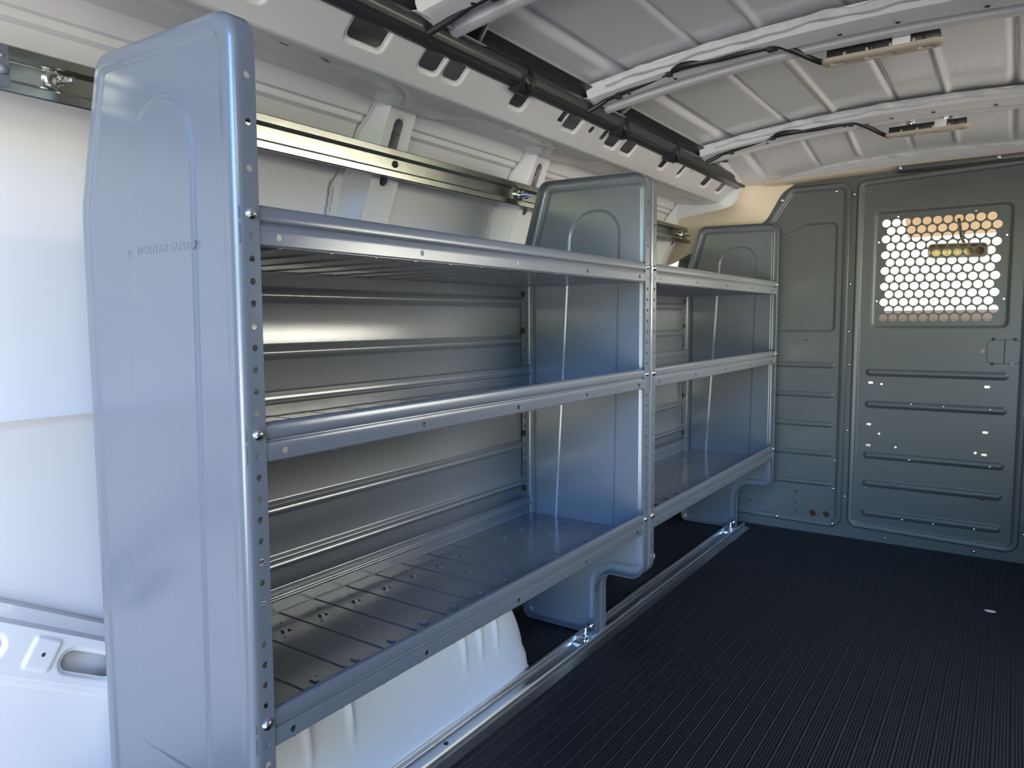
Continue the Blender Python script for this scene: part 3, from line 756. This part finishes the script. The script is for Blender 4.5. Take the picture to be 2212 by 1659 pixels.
# left wing panel
lw = roundpoly([(-.44, .045, .01), (.226, .030, .045), (.226, 1.294, .035), (.012, 1.294, .035), (-.072, 1.168, .06), (-.28, 1.125, .02), (-.42, 1.05, .02)], 7)
mb = MB(); edge_roll(mb, MB_, lw, 0, .009, .006)
l2 = inset(lw, .006); l3 = inset(lw, .016)
mb.quadstrip([MB_(*p, .009) for p in l2], [MB_(*p, .009) for p in l3]); ringwall(mb, MB_, l3, .009, inset(lw, .026), .004)
f2 = [feat(roundpoly([(-.30, .758, .02), (.184, .758, .02), (.184, 1.157, .025), (.075, 1.157, .03), (-.06, 1.105, .02), (-.30, 1.05, .02)], 6), -.005, .008)]
for z in (.636, .526, .416, .306, .194): f2.append(feat(rrect(-.30, z - .011, .187, z + .011, .0105, 5), .005, .0065))
h2 = [circ(.124, .076, .0125, 16), circ(.172, .078, .0120, 16), circ(.062, .152, .0038, 10), circ(.060, .105, .0038, 10), circ(.062, .073, .0038, 10), circ(.085, .728, .0035, 8), circ(-.11, .095, .0035, 8)]
plate(mb, MB_, inset(lw, .026), .004, f2, h2)
mb.build('wing_panel', BULK, bk, thick=.0016, angle=32)
# right wing panel, mostly outside the frame
rw = roundpoly([(.785, .030, .045), (1.33, .045, .02), (1.33, .95, .02), (1.20, 1.22, .05), (1.06, 1.29, .05), (.785, 1.30, .035)], 7)
mb = MB(); edge_roll(mb, MB_, rw, 0, .009, .006)
l2 = inset(rw, .006); l3 = inset(rw, .016)
mb.quadstrip([MB_(*p, .009) for p in l2], [MB_(*p, .009) for p in l3]); ringwall(mb, MB_, l3, .009, inset(rw, .026), .004)
plate(mb, MB_, inset(rw, .026), .004, [feat(rrect(.84, z - .011, 1.28, z + .011, .0105, 5), .005, .0065) for z in (.636, .526, .416, .306, .194)], [])
mb.build('wing_panel', BULK, bk, thick=.0016, angle=32)
for x, z, r in ((.234, 1.246, .006), (.2295, .93, .005), (.2290, .76, .005), (.2345, .64, .005), (.235, .40, .005), (.2345, .155, .005), (.1955, .18, .0055), (.1975, .285, .004), (.195, .047, .0065), (-.005, .046, .0065), (.175, 1.262, .006), (-.012, 1.248, .0065), (.372, .022, .0045), (.642, .020, .0055), (.776, .10, .0045), (.776, .42, .004), ):
    m = MB(); m.dome((x, YF - (.010 if abs(x - .234) > .008 else .003), z), r, (0, -1, 0), r * .7, 12); m.build('screw', CHROME, bk)
hb_ = MB(); hb_.box((.375, 2.283, 1.300), (.90, 2.345, 1.3145)); hb_.build('top_bracket', BULK, bk, bevel=.003)
for x in (.385, .66):
    m = MB(); m.dome((x, 2.283, 1.3075), .0065, (0, -1, 0), .004, 12); m.build('screw', CHROME, bk)

# ================================================================== cab beyond the bulkhead
hl_ = MB(); n = 20; rows = []
for i in range(n + 1):
    y = YF + .12 + .85 * i / n; zz = 1.345 - .045 * (i / n) ** 2
    rows.append([Vector((-.35 + 1.65 * j / 10, y, zz - .05 * abs((j - 5) / 5) ** 3)) for j in range(11)])
for a, b in zip(rows, rows[1:]): hl_.quadstrip(a, b, closed=False)
tag(hl_.build('headliner', CABTAN, thick=.01), 'tan cab headliner seen through the top holes of the bulkhead', 'headliner')
sv = MB()
for a, b in ((.30, .60), (.66, 1.12)): pass
sv.add([(.30, 3.20, 1.262), (1.12, 3.20, 1.268), (1.12, 3.34, 1.180), (.30, 3.34, 1.180)], [(0, 1, 2, 3)])
tag(sv.build('sun_visor', CABTAN, thick=.014), 'tan sun visor above the windshield seen through the upper holes', 'sun visor')
ds = MB(); ds.extr([(0, .60), (.0, .80), (.03, .832), (.55, .815), (.60, .75)], 0, 1, Mf=lambda x, y, z: Vector((-.35 + 1.7 * y, 3.15 + x, z)))
tag(ds.build('dashboard', CABGREY, thick=.02, bevel=.004), 'grey brown dashboard seen through the lowest row of round holes', 'dashboard')
mr = empty('rearview_mirror', (.52, 3.12, 1.09), 'tan framed rearview mirror behind the round holes of the bulkhead', 'mirror')
def MM(u, v, d): return Vector((.512 + u * .995, 3.10 + d + u * .10, 1.089 + v - u * .02))
ol = rrect(-.108, -.030, .108, .030, .018, 5); ol2 = inset(ol, .005)
m = MB(); m.tess(MM, ol, [], .02); m.quadstrip([MM(*p, .02) for p in ol], [MM(*p, 0) for p in ol]); m.quadstrip([MM(*p, 0) for p in ol], [MM(*p, 0) for p in ol2]); m.build('mirror_frame', CABGREY, mr)
m = MB(); m.tess(MM, ol2, [], -.0005); m.build('mirror_glass', MIRG, mr)
m = MB(); m.tube([(.535, 3.11, 1.115), (.52, 3.17, 1.15), (.505, 3.235, 1.232)], .006, 8); m.build('mirror_arm', BLACK, mr)
ws = MB(); ws.add([(-.30, 3.36, 1.20), (1.25, 3.36, 1.20), (1.35, 3.80, .78), (-.40, 3.80, .78)], [(0, 1, 2, 3)])
o = ws.build('window_1', GLASS); o['kind'] = 'structure'
cf = MB(); cf.box((-.60, YF + .03, -.09), (1.45, 3.45, -.06)); cf.box((-.60, 3.42, -.06), (1.45, 3.45, .06)); cf.build('floor_cab', RUBBER)['kind'] = 'structure'
st = MB(); st.box((-.36, 2.48, -.05), (.215, 2.60, .74)); st.box((-.36, 2.60, -.05), (.215, 3.05, .36)); st.box((-.20, 2.49, .74), (.04, 2.57, .92))  # seat boxes added to keep cab light out of the low holes
tag(st.build('added_cab_seat', BLACK, bevel=.03), 'dark cab seat added behind the left part of the bulkhead to block cab light', 'seat')
# scrap of white paper on the mat
pc = MB(); pc.tess(lambda u, v, d: Vector((.702 + u, 1.839 + v, .0022 + d + .1 * u * u)), [(.014 * math.cos(q) * (1 + .12 * math.sin(3 * q)), .009 * math.sin(q)) for q in [2 * PI * i / 16 for i in range(16)]], [], 0)
tag(pc.build('paper_scrap', LABELM, thick=.0006), 'small white oval scrap lying on the black ribbed floor', 'scrap')

# bake thickness and bevels into the meshes so their rims shade crisply
bpy.context.view_layer.update()
dg = bpy.context.evaluated_depsgraph_get()
todo = [(o, bpy.data.meshes.new_from_object(o.evaluated_get(dg))) for o in C.objects if o.type == 'MESH' and o.modifiers]
for o, me in todo:
    o.modifiers.clear(); o.data = me
    me.set_sharp_from_angle(angle=math.radians(o.pass_index or 35))
